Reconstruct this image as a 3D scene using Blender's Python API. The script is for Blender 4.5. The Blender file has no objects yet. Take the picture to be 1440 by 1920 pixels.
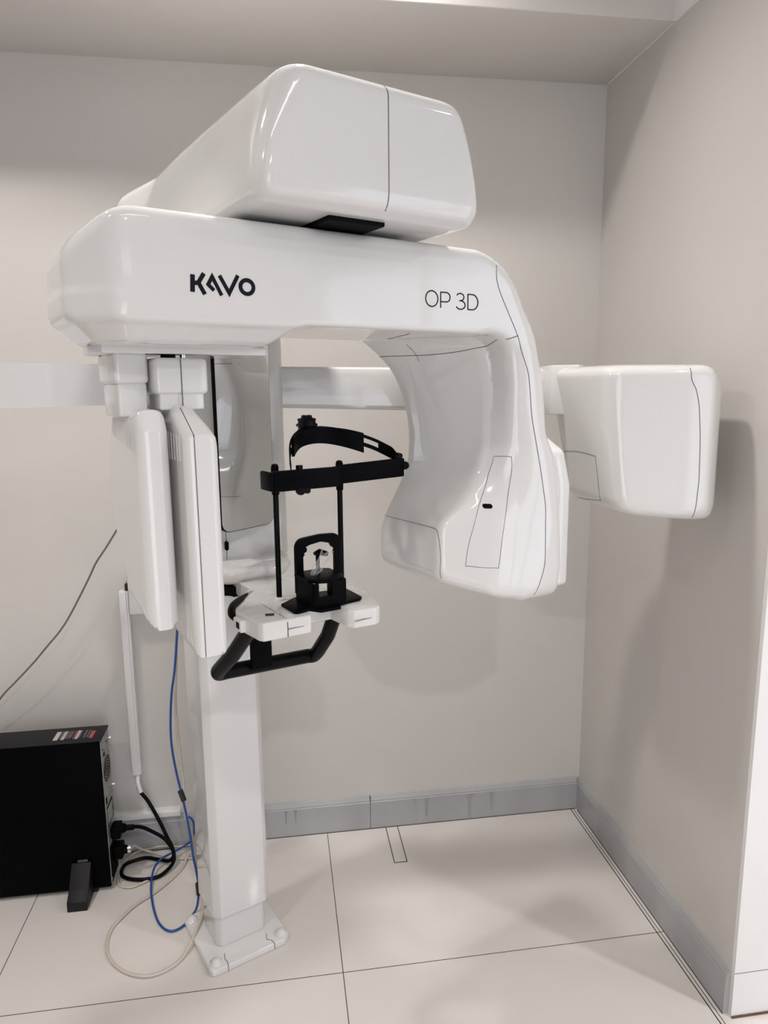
import bpy, bmesh, math, random
import numpy as np
from mathutils import Vector, Matrix
random.seed(4)
scene = bpy.context.scene
COL = scene.collection

# ------------------------------------------------------------------ camera
F_PX = 1326.0
def _n(v): return v / np.linalg.norm(v)
_dy = _n(np.array([(520 - 720) / F_PX, (732 - 960) / F_PX, 1.0]))      # room depth axis seen by the lens
_dx = _n(np.array([(9876 - 720) / F_PX, (643 - 960) / F_PX, 1.0]))     # room width axis
_dx = _n(_dx - _dx.dot(_dy) * _dy)
_dz = np.cross(_dx, _dy)
if _dz[1] > 0: _dz = -_dz
_R = np.stack([_dx, _dy, _dz])
cam_data = bpy.data.cameras.new('camera')
cam = bpy.data.objects.new('camera', cam_data); COL.objects.link(cam)
cam_data.sensor_fit = 'VERTICAL'
cam_data.sensor_height = 36.0
cam_data.lens = 36.0 * F_PX / 1920.0
cam_data.clip_start = 0.02
_m = Matrix(_R.tolist()) @ Matrix(((1, 0, 0), (0, -1, 0), (0, 0, -1)))
cam.matrix_world = Matrix.Translation((0, 0, 1.5)) @ _m.to_4x4()
scene.camera = cam

# ------------------------------------------------------------------ light and exposure
scene.view_settings.view_transform = 'Standard'
scene.view_settings.look = 'None'
scene.view_settings.gamma = 1.0
scene.view_settings.use_curve_mapping = False
scene.view_settings.exposure = 0.0
world = bpy.data.worlds.new('world'); scene.world = world
world.use_nodes = True
world.node_tree.nodes['Background'].inputs[0].default_value = (1.0, 0.98, 0.96, 1)
world.node_tree.nodes['Background'].inputs[1].default_value = 0.35

def area_light(name, loc, target, size, energy, color=(1, .962, .918), shape='DISK', size_y=None, spread=180):
    d = bpy.data.lights.new(name, 'AREA'); d.shape = shape; d.size = size
    if size_y: d.size_y = size_y
    d.energy = energy; d.color = color; d.spread = math.radians(spread)
    o = bpy.data.objects.new(name, d); COL.objects.link(o)
    o.location = loc
    o.rotation_euler = (Vector(target) - Vector(loc)).to_track_quat('-Z', 'Y').to_euler()
    return o
CEIL = 2.75
LAMPS = [(-1.0, 1.46, 9.0), (.12, 1.55, 11.0), (1.95, .40, 17.0), (-1.15, .25, 8.0), (.35, -.95, 24.0)]
for (lx, ly, le) in LAMPS:
    area_light('downlight', (lx, ly, CEIL - 0.02), (lx, ly, 0), 0.11, le, spread=140)
area_light('panel_light', (0.3, -0.1, CEIL - 0.03), (0.3, -0.1, 0), 1.2, 3, shape='RECTANGLE', size_y=0.06)
area_light('doorway_light', (0.3, -2.55, .95), (0.3, 2.0, .45), 1.6, 9.0, color=(.97, .97, 1), shape='RECTANGLE', size_y=1.9)

# ------------------------------------------------------------------ materials
def mat(name, color, rough=0.5, metal=0.0, coat=0.0, spec=0.5, **kw):
    m = bpy.data.materials.new(name); m.use_nodes = True
    b = m.node_tree.nodes['Principled BSDF']
    b.inputs['Base Color'].default_value = (*color, 1)
    b.inputs['Roughness'].default_value = rough
    b.inputs['Metallic'].default_value = metal
    b.inputs['Coat Weight'].default_value = coat
    b.inputs['Coat Roughness'].default_value = 0.04
    b.inputs['Specular IOR Level'].default_value = spec
    for k, v in kw.items(): b.inputs[k].default_value = v
    return m
def bsdf(m): return m.node_tree.nodes['Principled BSDF']
def mottled(name, c1, c2, scale, rough, detail=3.0, bump=0.0, rough2=None, stretch=(1, 1, 1), lo=.35, hi=.65):
    m = mat(name, c1, rough); nt = m.node_tree; N = nt.nodes; L = nt.links
    tc = N.new('ShaderNodeTexCoord'); mp = N.new('ShaderNodeMapping'); mp.inputs['Scale'].default_value = stretch
    nz = N.new('ShaderNodeTexNoise'); nz.inputs['Scale'].default_value = scale; nz.inputs['Detail'].default_value = detail
    rp = N.new('ShaderNodeValToRGB'); rp.color_ramp.elements[0].position = lo; rp.color_ramp.elements[1].position = hi
    rp.color_ramp.elements[0].color = (*c1, 1); rp.color_ramp.elements[1].color = (*c2, 1)
    L.new(tc.outputs['Object'], mp.inputs['Vector']); L.new(mp.outputs['Vector'], nz.inputs['Vector'])
    L.new(nz.outputs['Fac'], rp.inputs['Fac']); L.new(rp.outputs['Color'], bsdf(m).inputs['Base Color'])
    if bump:
        bp = N.new('ShaderNodeBump'); bp.inputs['Strength'].default_value = bump; bp.inputs['Distance'].default_value = .002
        L.new(nz.outputs['Fac'], bp.inputs['Height']); L.new(bp.outputs['Normal'], bsdf(m).inputs['Normal'])
    return m

M = {}
M['wall'] = mottled('wall_paint', (.625, .60, .57), (.64, .615, .585), 2.5, .42, bump=.02)
M['wall_far'] = mottled('far_room_paint', (.40, .39, .375), (.43, .415, .40), 3, .5)
M['wall_white'] = mottled('white_paint', (.83, .82, .81), (.86, .85, .84), 3, .5)
M['ceiling'] = mottled('ceiling_paint', (.70, .68, .67), (.73, .71, .70), 2, .6)
M['white'] = mottled('white_gloss_plastic', (.725, .715, .70), (.735, .725, .71), 1.5, .07)
bsdf(M['white']).inputs['Coat Weight'].default_value = 0.35
bsdf(M['white']).inputs['Coat Roughness'].default_value = 0.03
M['white_satin'] = mat('white_satin_plastic', (.78, .77, .76), .28)
M['seam'] = mat('seam_gap', (.10, .10, .11), .6)
M['vent'] = mat('vent_shadow_plastic', (.62, .60, .58), .35)
M['black'] = mat('black_plastic', (.0016, .0016, .0024), .42, spec=.05)
M['black_gloss'] = mat('black_rubber_tube', (.002, .0022, .003), .34, spec=.10)
M['black_matte'] = mat('black_matte', (.003, .003, .004), .8, spec=.1)
M['mirror'] = mat('mirror_glass', (.80, .81, .82), .02, metal=1.0)
M['chrome'] = mat('chrome', (.75, .75, .76), .12, metal=1.0)
M['steel'] = mottled('galvanised_steel', (.30, .31, .30), (.42, .43, .42), 30, .4); bsdf(M['steel']).inputs['Metallic'].default_value = .6
M['ink'] = mat('dark_ink', (.005, .006, .012), .5, spec=.15)
M['blue'] = mat('blue_cable', (.015, .075, .30), .42)
M['cream'] = mat('cream_cable', (.60, .53, .46), .4)
M['grey_cable'] = mat('grey_cable', (.16, .14, .13), .5)
M['screw'] = mat('lead_tape', (.012, .012, .014), .5)
M['pc_black'] = mottled('computer_black', (.0045, .0050, .0065), (.006, .0065, .008), 60, .5)
bsdf(M['pc_black']).inputs['Specular IOR Level'].default_value = .04
M['pc_black'].node_tree.nodes['ColorRamp' if 'ColorRamp' in M['pc_black'].node_tree.nodes else 'Color Ramp'].color_ramp.elements[1].color = (.0010, .0012, .0018, 1)
M['pc_black'].node_tree.nodes['ColorRamp' if 'ColorRamp' in M['pc_black'].node_tree.nodes else 'Color Ramp'].color_ramp.elements[0].color = (.0008, .0010, .0015, 1)
M['pc_top'] = mat('computer_top_black', (.010, .0095, .012), .5, spec=.25)
M['label_white'] = mat('label_paper', (.55, .50, .50), .5)
M['label_grey'] = mat('label_grey', (.10, .09, .10), .5)
M['label_red'] = mat('label_red', (.42, .06, .09), .5)
M['base_grey'] = mottled('grey_skirting_tile', (.39, .392, .40), (.44, .44, .445), 7, .22, stretch=(1, 1, .25))
M['base_edge'] = mottled('skirting_edge', (.36, .355, .35), (.24, .23, .23), 14, .35, stretch=(1, 1, 2))
M['groove'] = mat('floor_groove', (.025, .022, .02), .7)
M['grout_brown'] = mat('brown_joint', (.13, .07, .05), .8)
m = mat('clear_film', (1, 1, 1), .12); b = bsdf(m)
nt = m.node_tree; tr = nt.nodes.new('ShaderNodeBsdfTransparent'); mx = nt.nodes.new('ShaderNodeMixShader')
lw = nt.nodes.new('ShaderNodeLayerWeight'); lw.inputs['Blend'].default_value = .35
mt_ = nt.nodes.new('ShaderNodeMath'); mt_.operation = 'MULTIPLY_ADD'; mt_.inputs[1].default_value = .5; mt_.inputs[2].default_value = .10
b.inputs['Base Color'].default_value = (.85, .85, .85, 1)
nt.links.new(lw.outputs['Facing'], mt_.inputs[0]); nt.links.new(mt_.outputs[0], mx.inputs['Fac'])
nt.links.new(tr.outputs[0], mx.inputs[1]); nt.links.new(b.outputs[0], mx.inputs[2])
nt.links.new(mx.outputs[0], nt.nodes['Material Output'].inputs['Surface'])
M['film'] = m
# polished floor tiles with thin dark joints
def floor_material():
    m = mat('polished_floor_tile', (.66, .62, .585), .13); nt = m.node_tree; N = nt.nodes; L = nt.links
    tc = N.new('ShaderNodeTexCoord'); sp = N.new('ShaderNodeSeparateXYZ'); L.new(tc.outputs['Object'], sp.inputs[0])
    def joint(sock, off, period, w):
        a = N.new('ShaderNodeMath'); a.operation = 'SUBTRACT'; a.inputs[1].default_value = off; L.new(sock, a.inputs[0])
        p = N.new('ShaderNodeMath'); p.operation = 'PINGPONG'; p.inputs[1].default_value = period / 2; L.new(a.outputs[0], p.inputs[0])
        c = N.new('ShaderNodeMath'); c.operation = 'LESS_THAN'; c.inputs[1].default_value = w; L.new(p.outputs[0], c.inputs[0]); return c
    jx = joint(sp.outputs['X'], .118, .888, .0011); jy = joint(sp.outputs['Y'], 1.615, .888, .0011)
    mxm = N.new('ShaderNodeMath'); mxm.operation = 'MAXIMUM'; L.new(jx.outputs[0], mxm.inputs[0]); L.new(jy.outputs[0], mxm.inputs[1])
    nz = N.new('ShaderNodeTexNoise'); nz.inputs['Scale'].default_value = 3; nz.inputs['Detail'].default_value = 4; L.new(tc.outputs['Object'], nz.inputs['Vector'])
    rp = N.new('ShaderNodeValToRGB'); rp.color_ramp.elements[0].color = (.70, .655, .62, 1); rp.color_ramp.elements[1].color = (.74, .70, .665, 1); L.new(nz.outputs['Fac'], rp.inputs['Fac'])
    mix = N.new('ShaderNodeMix'); mix.data_type = 'RGBA'
    L.new(mxm.outputs[0], mix.inputs['Factor']); L.new(rp.outputs['Color'], mix.inputs[6]); mix.inputs[7].default_value = (.03, .025, .022, 1)
    L.new(mix.outputs[2], bsdf(m).inputs['Base Color'])
    r = N.new('ShaderNodeMath'); r.operation = 'MULTIPLY_ADD'; r.inputs[1].default_value = .6; r.inputs[2].default_value = .13
    L.new(mxm.outputs[0], r.inputs[0]); L.new(r.outputs[0], bsdf(m).inputs['Roughness'])
    return m
M['floor'] = floor_material()

# ------------------------------------------------------------------ mesh helpers
def link(name, me, material, parent=None, smooth=None):
    for mm in (material if isinstance(material, (list, tuple)) else [material]): me.materials.append(mm)
    o = bpy.data.objects.new(name, me); COL.objects.link(o)
    if parent is not None: o.parent = parent
    if smooth:
        for p in me.polygons: p.use_smooth = True
        me.set_sharp_from_angle(angle=math.radians(smooth))
    return o
def from_bm(name, bm, material, parent=None, smooth=35):
    bmesh.ops.recalc_face_normals(bm, faces=bm.faces)
    me = bpy.data.meshes.new(name); bm.to_mesh(me); bm.free()
    return link(name, me, material, parent, smooth)
def add_box(bm, lo, hi, bev=0.0, seg=3, rot=None, mi=0):
    vs = [bm.verts.new((x, y, z)) for x in (lo[0], hi[0]) for y in (lo[1], hi[1]) for z in (lo[2], hi[2])]
    fs = [bm.faces.new([vs[i] for i in q]) for q in ((0, 1, 3, 2), (4, 6, 7, 5), (0, 4, 5, 1), (2, 3, 7, 6), (0, 2, 6, 4), (1, 5, 7, 3))]
    for f in fs: f.material_index = mi
    if bev:
        es = list({e for f in fs for e in f.edges})
        r = bmesh.ops.bevel(bm, geom=es, offset=bev, segments=seg, affect='EDGES', profile=.5)
        for f in r['faces']: f.material_index = mi
        vs = list({v for f in fs if f.is_valid for v in f.verts} | {v for f in r['faces'] for v in f.verts})
    if rot is not None:
        bmesh.ops.transform(bm, matrix=rot, verts=[v for v in vs if v.is_valid])
    return vs
def box(name, lo, hi, material, parent=None, bev=0.0, seg=3, rot=None):
    bm = bmesh.new(); add_box(bm, lo, hi, bev, seg, rot)
    return from_bm(name, bm, material, parent)
def add_prism(bm, pts, a0, a1, axis=2, bev=0.0, seg=3, mi=0):
    """polygon pts extruded along axis from a0 to a1"""
    def mk(p, a):
        return (a, p[0], p[1]) if axis == 0 else ((p[0], a, p[1]) if axis == 1 else (p[0], p[1], a))
    A = [bm.verts.new(mk(p, a0)) for p in pts]; B = [bm.verts.new(mk(p, a1)) for p in pts]
    n = len(pts); fs = [bm.faces.new(A), bm.faces.new(B[::-1])]
    for i in range(n): fs.append(bm.faces.new((A[i], B[i], B[(i + 1) % n], A[(i + 1) % n])))
    for f in fs: f.material_index = mi
    bmesh.ops.recalc_face_normals(bm, faces=fs)
    if bev:
        es = list({e for f in fs for e in f.edges})
        r = bmesh.ops.bevel(bm, geom=es, offset=bev, segments=seg, affect='EDGES', profile=.5, clamp_overlap=True)
        for f in r['faces']: f.material_index = mi
def prism(name, pts, a0, a1, material, parent=None, axis=2, bev=0.0, seg=3):
    bm = bmesh.new(); add_prism(bm, pts, a0, a1, axis, bev, seg)
    return from_bm(name, bm, material, parent)
def catmull(pts, sub=8, closed=False):
    P = [np.array(p, float) for p in pts]; n = len(P); out = []
    rng = n if closed else n - 1
    for i in range(rng):
        if closed: p0, p1, p2, p3 = P[i - 1], P[i], P[(i + 1) % n], P[(i + 2) % n]
        else: p0, p1, p2, p3 = P[max(i - 1, 0)], P[i], P[i + 1], P[min(i + 2, n - 1)]
        for k in range(sub):
            t = k / sub
            out.append(.5 * (2 * p1 + (p2 - p0) * t + (2 * p0 - 5 * p1 + 4 * p2 - p3) * t * t + (3 * p1 - p0 - 3 * p2 + p3) * t ** 3))
    if not closed: out.append(P[-1])
    return out
def add_tube(bm, pts, r, seg=10, closed=False, cap=True, mi=0):
    P = [Vector(p) for p in pts]; n = len(P); rings = []; nrm = None
    for i in range(n):
        if closed: t = (P[(i + 1) % n] - P[i - 1])
        else: t = P[min(i + 1, n - 1)] - P[max(i - 1, 0)]
        t.normalize()
        if nrm is None:
            nrm = t.orthogonal().normalized()
        nrm = (nrm - t * nrm.dot(t)).normalized(); bi = t.cross(nrm)
        rr = r[i] if isinstance(r, (list, tuple)) else r
        rings.append([bm.verts.new(P[i] + (nrm * math.cos(a) + bi * math.sin(a)) * rr) for a in [2 * math.pi * k / seg for k in range(seg)]])
    for i in range(n if closed else n - 1):
        A, B = rings[i], rings[(i + 1) % n]
        for k in range(seg):
            f = bm.faces.new((A[k], A[(k + 1) % seg], B[(k + 1) % seg], B[k])); f.material_index = mi
    if cap and not closed:
        bm.faces.new(rings[0][::-1]).material_index = mi; bm.faces.new(rings[-1]).material_index = mi
def tube(name, pts, r, material, parent=None, seg=12, smooth_sub=0):
    bm = bmesh.new(); add_tube(bm, catmull(pts, smooth_sub) if smooth_sub else pts, r, seg)
    return from_bm(name, bm, material, parent, 50)
def add_lathe(bm, prof, center, axis='z', seg=28, mi=0):
    rings = []
    for (r, h) in prof:
        ring = []
        for k in range(seg):
            a = 2 * math.pi * k / seg; x, y = r * math.cos(a), r * math.sin(a)
            p = (x, y, h) if axis == 'z' else ((h, x, y) if axis == 'x' else (x, h, y))
            ring.append(bm.verts.new((center[0] + p[0], center[1] + p[1], center[2] + p[2])))
        rings.append(ring)
    for A, B in zip(rings, rings[1:]):
        for k in range(seg): bm.faces.new((A[k], A[(k + 1) % seg], B[(k + 1) % seg], B[k])).material_index = mi
    bm.faces.new(rings[0]); bm.faces.new(rings[-1])
def lathe(name, prof, center, material, parent=None, axis='z', seg=28):
    bm = bmesh.new(); add_lathe(bm, prof, center, axis, seg); return from_bm(name, bm, material, parent, 40)
def empty(name, loc, rz=0.0):
    o = bpy.data.objects.new(name, None); COL.objects.link(o); o.location = loc; o.rotation_euler = (0, 0, rz); o.empty_display_size = .1
    return o
def tag(o, label, cat, group=None, kind=None):
    o['label'] = label; o['category'] = cat
    if group: o['group'] = group
    if kind: o['kind'] = kind
    return o
def struct(o): o['kind'] = 'structure'; return o

# ------------------------------------------------------------------ smooth shells: distance fields meshed with surface nets
def smax(a, b, k): h = np.maximum(k - np.abs(a - b), 0) / k; return np.maximum(a, b) + h * h * k * .25
def smin(a, b, k): return -smax(-a, -b, k)
def hp(P, n, p):
    """half space through p with outward normal n"""
    n = np.array(n, float); n /= np.linalg.norm(n); return (P - np.array(p, float)) @ n
def inter(ds, k):
    r = ds[0]
    for d in ds[1:]: r = smax(r, d, k)
    return r
def poly2(a, b, pts):
    V = np.array(pts, float); n = len(V); d = np.full(a.shape, 1e9); s = np.ones(a.shape)
    for i in range(n):
        j = (i - 1) % n; e = V[j] - V[i]; wx, wy = a - V[i][0], b - V[i][1]
        t = np.clip((wx * e[0] + wy * e[1]) / e.dot(e), 0, 1)
        d = np.minimum(d, (wx - e[0] * t) ** 2 + (wy - e[1] * t) ** 2)
        c1 = b >= V[i][1]; c2 = b < V[j][1]; c3 = e[0] * wy > e[1] * wx
        s = np.where((c1 & c2 & c3) | (~c1 & ~c2 & ~c3), -s, s)
    return s * np.sqrt(d)
def grad(f, P, e=6e-4):
    g = np.empty_like(P)
    for i in range(3):
        q = P.copy(); q[:, i] += e; r = P.copy(); r[:, i] -= e
        g[:, i] = (f(q) - f(r)) / (2 * e)
    return g
def nets(f, lo, hi, res, it=5):
    lo = np.array(lo, float); hi = np.array(hi, float); n = np.ceil((hi - lo) / res).astype(int) + 1
    ax = [lo[i] + res * np.arange(n[i]) for i in range(3)]
    vals = np.empty(n)
    YZ = np.stack(np.meshgrid(ax[1], ax[2], indexing='ij'), -1).reshape(-1, 2)
    for c in range(0, n[0], 24):
        xs = ax[0][c:c + 24]
        P = np.concatenate([np.column_stack([np.full(len(YZ), x), YZ]) for x in xs])
        vals[c:c + len(xs)] = f(P).reshape(len(xs), n[1], n[2])
    ins = vals < 0
    cn = tuple(n - 1); S = np.zeros(cn + (3,)); C = np.zeros(cn, int)
    off = [(i, j, k) for i in (0, 1) for j in (0, 1) for k in (0, 1)]
    sl = lambda o: tuple(slice(o[i], o[i] + cn[i]) for i in range(3))
    for o in off:
        for a in range(3):
            if o[a]: continue
            o2 = list(o); o2[a] = 1
            v0, v1 = vals[sl(o)], vals[sl(o2)]; m_ = ins[sl(o)] != ins[sl(o2)]
            t = np.where(m_, v0 / np.where(m_, v0 - v1, 1), 0)
            for d in range(3):
                S[..., d] += np.where(m_, (t if d == a else o[d]), 0)
            C += m_
    act = C > 0; idx = -np.ones(cn, int); idx[act] = np.arange(act.sum())
    cell = np.argwhere(act); V = lo + res * (cell + S[act] / C[act][:, None])
    Q = []
    for a in range(3):
        b, c = (a + 1) % 3, (a + 2) % 3
        s0 = [slice(None)] * 3; s1 = [slice(None)] * 3; s0[a] = slice(0, n[a] - 1); s1[a] = slice(1, n[a])
        ch = ins[tuple(s0)] != ins[tuple(s1)]
        E = np.argwhere(ch); E = E[(E[:, b] > 0) & (E[:, c] > 0) & (E[:, b] < n[b] - 1) & (E[:, c] < n[c] - 1)]
        inn = ins[tuple(E.T)]
        def g(db, dc):
            q = E.copy(); q[:, b] += db; q[:, c] += dc; return idx[tuple(q.T)]
        q = np.stack([g(-1, -1), g(0, -1), g(0, 0), g(-1, 0)], 1)
        q[~inn] = q[~inn][:, ::-1]; Q.append(q)
    Q = np.concatenate(Q)
    for _ in range(it):
        g = grad(f, V); d = f(V)
        st = (d / np.maximum((g * g).sum(1), .05))[:, None] * g
        l = np.linalg.norm(st, axis=1, keepdims=True); V -= st * np.minimum(1, res * .6 / np.maximum(l, 1e-12))
    g = grad(f, V); Nn = g / np.maximum(np.linalg.norm(g, axis=1, keepdims=True), 1e-9)
    return V, Q, Nn
def mesh_vq(name, V, Q, Nn, material, parent):
    used = np.unique(np.concatenate([np.asarray(q).ravel() for q in Q])) if isinstance(Q, list) else np.unique(Q)
    mp_ = -np.ones(len(V), int); mp_[used] = np.arange(len(used))
    me = bpy.data.meshes.new(name)
    me.from_pydata(V[used].tolist(), [], [[int(mp_[i]) for i in q] for q in Q]); me.update()
    for p in me.polygons: p.use_smooth = True
    me.normals_split_custom_set_from_vertices(Nn[used].tolist())
    return link(name, me, material, parent)
def shell(name, f, lo, hi, res, material, parent=None):
    V, Q, Nn = nets(f, lo, hi, res); return mesh_vq(name, V, Q, Nn, material, parent)
def split_shell(f, lo, hi, res, gs):
    """mesh f once and cut it cleanly along the zero sets of the functions gs -> dict of (signs) -> faces"""
    V, Q, Nn = nets(f, lo, hi, res)
    T = [list(q) for q in Q]
    for g in gs:
        gv = g(V)
        # move the nearer end of every crossing edge onto g = 0 (staying on f = 0)
        E = np.array(sorted({(min(q[i], q[(i + 1) % len(q)]), max(q[i], q[(i + 1) % len(q)])) for q in T for i in range(len(q))}))
        cr = E[gv[E[:, 0]] * gv[E[:, 1]] < 0]
        mv = np.unique(np.where(np.abs(gv[cr[:, 0]]) < np.abs(gv[cr[:, 1]]), cr[:, 0], cr[:, 1]))
        P = V[mv]
        for _ in range(6):
            n_ = grad(f, P); n_ /= np.linalg.norm(n_, axis=1, keepdims=True)
            gg = grad(g, P); gt = gg - (gg * n_).sum(1, keepdims=True) * n_
            P = P - (g(P) / np.maximum((gt * gt).sum(1), .02))[:, None] * gt
            P = P - f(P)[:, None] * n_
        ok = np.linalg.norm(P - V[mv], axis=1) < 1.6 * res
        V[mv[ok]] = P[ok]; gv = g(V); gv[mv[ok]] = 0
        T2 = []
        for q in T:
            s = [gv[i] for i in q]
            if len(q) == 4 and min(s) < 0 < max(s):
                z = [k for k in range(4) if s[k] == 0]
                if len(z) >= 2 and (z[1] - z[0]) == 2:
                    a = z[0]
                    T2 += [[q[a], q[(a + 1) % 4], q[(a + 2) % 4]], [q[a], q[(a + 2) % 4], q[(a + 3) % 4]]]; continue
            T2.append(q)
        T = T2
    Nn = grad(f, V); Nn /= np.maximum(np.linalg.norm(Nn, axis=1, keepdims=True), 1e-9)
    out = {}
    GV = [g(V) for g in gs]
    for q in T:
        key = tuple(bool(np.mean([gv[i] for i in q]) > 0) for gv in GV)
        out.setdefault(key, []).append(q)
    return V, out, Nn
def cast(f, o, d, smax_=1.5):
    """march points o along d until they meet f = 0"""
    o = np.array(o, float); d = np.array(d, float); d /= np.linalg.norm(d); t = np.zeros(len(o))
    for _ in range(160):
        v_ = f(o + t[:, None] * d); t += np.clip(v_, -.02, .02) * .7
    return o + t[:, None] * d
def ribbon_on(name, f, pts, w, material, parent, lift=.0006, closed=False):
    P = np.array(pts); n_ = grad(f, P); n_ /= np.linalg.norm(n_, axis=1, keepdims=True)
    bm = bmesh.new(); L = []
    N = len(P)
    for i in range(N):
        t = P[(i + 1) % N] - P[i - 1] if closed else P[min(i + 1, N - 1)] - P[max(i - 1, 0)]
        s = np.cross(n_[i], t); s /= max(np.linalg.norm(s), 1e-9)
        L.append([bm.verts.new(P[i] + s * w / 2 - n_[i] * lift), bm.verts.new(P[i] + s * w / 4 + n_[i] * lift), bm.verts.new(P[i] - s * w / 4 + n_[i] * lift), bm.verts.new(P[i] - s * w / 2 - n_[i] * lift)])
    for i in range(N if closed else N - 1):
        A, B = L[i], L[(i + 1) % N]
        for k in range(3): bm.faces.new((A[k], A[k + 1], B[k + 1], B[k]))
    return from_bm(name, bm, material, parent, 60)
def line_seam(name, f, ctrl, d, axis_map, w, parent, sub=8, closed=False, material=None, lift=.0006):
    c = catmull(ctrl, sub, closed) if sub else [np.array(p, float) for p in ctrl]
    o = np.array([axis_map(p[0], p[1]) for p in c]); P = cast(f, o, d)
    return ribbon_on(name, f, P, w, material or M['seam'], parent, lift, closed)
def add_stroke(bm, pts, w, y0, y1, closed=False, mi=0, axis=1):
    """flat stroke with mitred corners, in the x/z plane, from depth y0 (front) to y1"""
    P = [Vector(p) for p in pts]; n = len(P); Ls = []
    for i in range(n):
        a = P[i] - P[i - 1] if (i > 0 or closed) else P[1] - P[0]
        b_ = P[(i + 1) % n] - P[i] if (i < n - 1 or closed) else P[-1] - P[-2]
        a.normalize(); b_.normalize(); na = Vector((-a.y, a.x)); nb = Vector((-b_.y, b_.x)); m_ = (na + nb)
        m_ = na if m_.length < 1e-6 else m_.normalized(); k = 1 / max(m_.dot(na), .45)
        Ls.append((P[i] + m_ * w / 2 * k, P[i] - m_ * w / 2 * k))
    def mk(p, y): return (p.x, y, p.y) if axis == 1 else (p.x, p.y, y)
    R = [[bm.verts.new(mk(l, y0)), bm.verts.new(mk(r, y0)), bm.verts.new(mk(r, y1)), bm.verts.new(mk(l, y1))] for l, r in Ls]
    for i in range(n if closed else n - 1):
        A, B = R[i], R[(i + 1) % n]
        for k in range(4): bm.faces.new((A[k], A[(k + 1) % 4], B[(k + 1) % 4], B[k])).material_index = mi
    if not closed: bm.faces.new(R[0]); bm.faces.new(R[-1][::-1])
def arc(cx, cy, rx, ry, a0, a1, n=20):
    return [(cx + rx * math.cos(math.radians(a0 + (a1 - a0) * i / n)), cy + ry * math.sin(math.radians(a0 + (a1 - a0) * i / n))) for i in range(n + 1)]
# ------------------------------------------------------------------ the room
struct(box('floor', (-2.4, -2.6, -.05), (2.6, 2.32, 0), M['floor']))
struct(box('wall_back', (-2.4, 2.226, 0), (1.03, 2.32, CEIL), M['wall']))
struct(box('wall_right', (1.03, 1.3475, 0), (1.10, 2.32, 2.41), M['wall']))
struct(box('wall_front_right', (1.03, 1.335, 0), (2.6, 1.347, CEIL), M['wall_white']))
struct(box('wall_left', (-2.5, -2.6, 0), (-2.4, 2.32, CEIL), M['wall_far']))
bm = bmesh.new()
for lo, hi in (((2.6, -2.6, 0), (2.7, -.7, CEIL)), ((2.6, .75, 0), (2.7, 1.347, CEIL)), ((2.6, -.7, 2.2), (2.7, .75, CEIL))): add_box(bm, lo, hi)
struct(from_bm('wall_far_right', bm, M['wall_far']))
struct(box('ceiling', (-2.5, -2.7, CEIL), (2.7, 2.32, CEIL + .06), M['ceiling']))
struct(box('trim_1', (-2.4, 1.84, 2.41), (1.03, 2.226, CEIL), M['wall'], bev=.003))              # soffit over the alcove
struct(box('trim_2', (1.022, 1.335, 2.41), (1.03, 1.84, CEIL), M['wall_white']))                  # white band above the right wall
# wall behind the viewer with a daylit doorway
bm = bmesh.new()
for lo, hi in (((-2.4, -2.7, 0), (-.55, -2.6, CEIL)), ((1.15, -2.7, 0), (2.6, -2.6, CEIL)), ((-.55, -2.7, 2.4), (1.15, -2.6, CEIL))): add_box(bm, lo, hi)
struct(from_bm('wall_front', bm, M['wall_far']))
M['daylight'] = mat('daylight_pane', (.8, .85, .95), .3)
bsdf(M['daylight']).inputs['Emission Color'].default_value = (.80, .86, 1, 1); bsdf(M['daylight']).inputs['Emission Strength'].default_value = 1.2
w = struct(box('window_1', (-.55, -2.69, 0), (1.15, -2.66, 2.4), M['daylight']))
bm = bmesh.new()
for lo, hi in (((-.55, -2.66, 0), (-.49, -2.6, 2.4)), ((1.09, -2.66, 0), (1.15, -2.6, 2.4)), ((.27, -2.66, 0), (.33, -2.6, 2.4)), ((-.55, -2.66, 2.34), (1.15, -2.6, 2.4))): add_box(bm, lo, hi, .004, 1)
from_bm('window_frame', bm, M['white_satin'], w)

w = struct(box('window_2', (2.66, -.7, 0), (2.69, .75, 2.2), M['daylight']))
bm = bmesh.new()
for lo, hi in (((2.6, -.7, 0), (2.66, -.64, 2.2)), ((2.6, .69, 0), (2.66, .75, 2.2)), ((2.6, 0, 0), (2.66, .05, 2.2)), ((2.6, -.7, 2.14), (2.66, .75, 2.2))): add_box(bm, lo, hi, .004, 1)
from_bm('window_frame', bm, M['white_satin'], w)

# grey tiled skirting: one moulded section, mitred at the corner
def skirting(name, pts_in, joints, along):
    prof = [(0, 0), (.013, 0), (.013, .098), (.0105, .101), (.0115, .104), (.004, .118), (0, .120)]
    bm = bmesh.new()
    if along == 'x':
        a0, a1 = pts_in
        cuts = [a0] + joints + [a1]
        for i, (p, q) in enumerate(zip(cuts, cuts[1:])):
            add_prism(bm, [(2.226 - d, z) for d, z in prof], p + .0008 * (i > 0), q - .0008 * (i < len(cuts) - 2), axis=0)
    else:
        add_prism(bm, [(1.03 - d, z) for d, z in prof], pts_in[0], pts_in[1], axis=1)
    return struct(from_bm(name, bm, M['base_grey'], None, 20))
skirting('baseboard_back', (-2.4, 1.017), [-.75, .268], 'x')
skirting('baseboard_right', (1.3475, 2.226), [], 'y')
box('joint', (.2668, 2.2135, 0), (.2692, 2.225, .119), M['groove'], bpy.data.objects['baseboard_back'])
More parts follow.
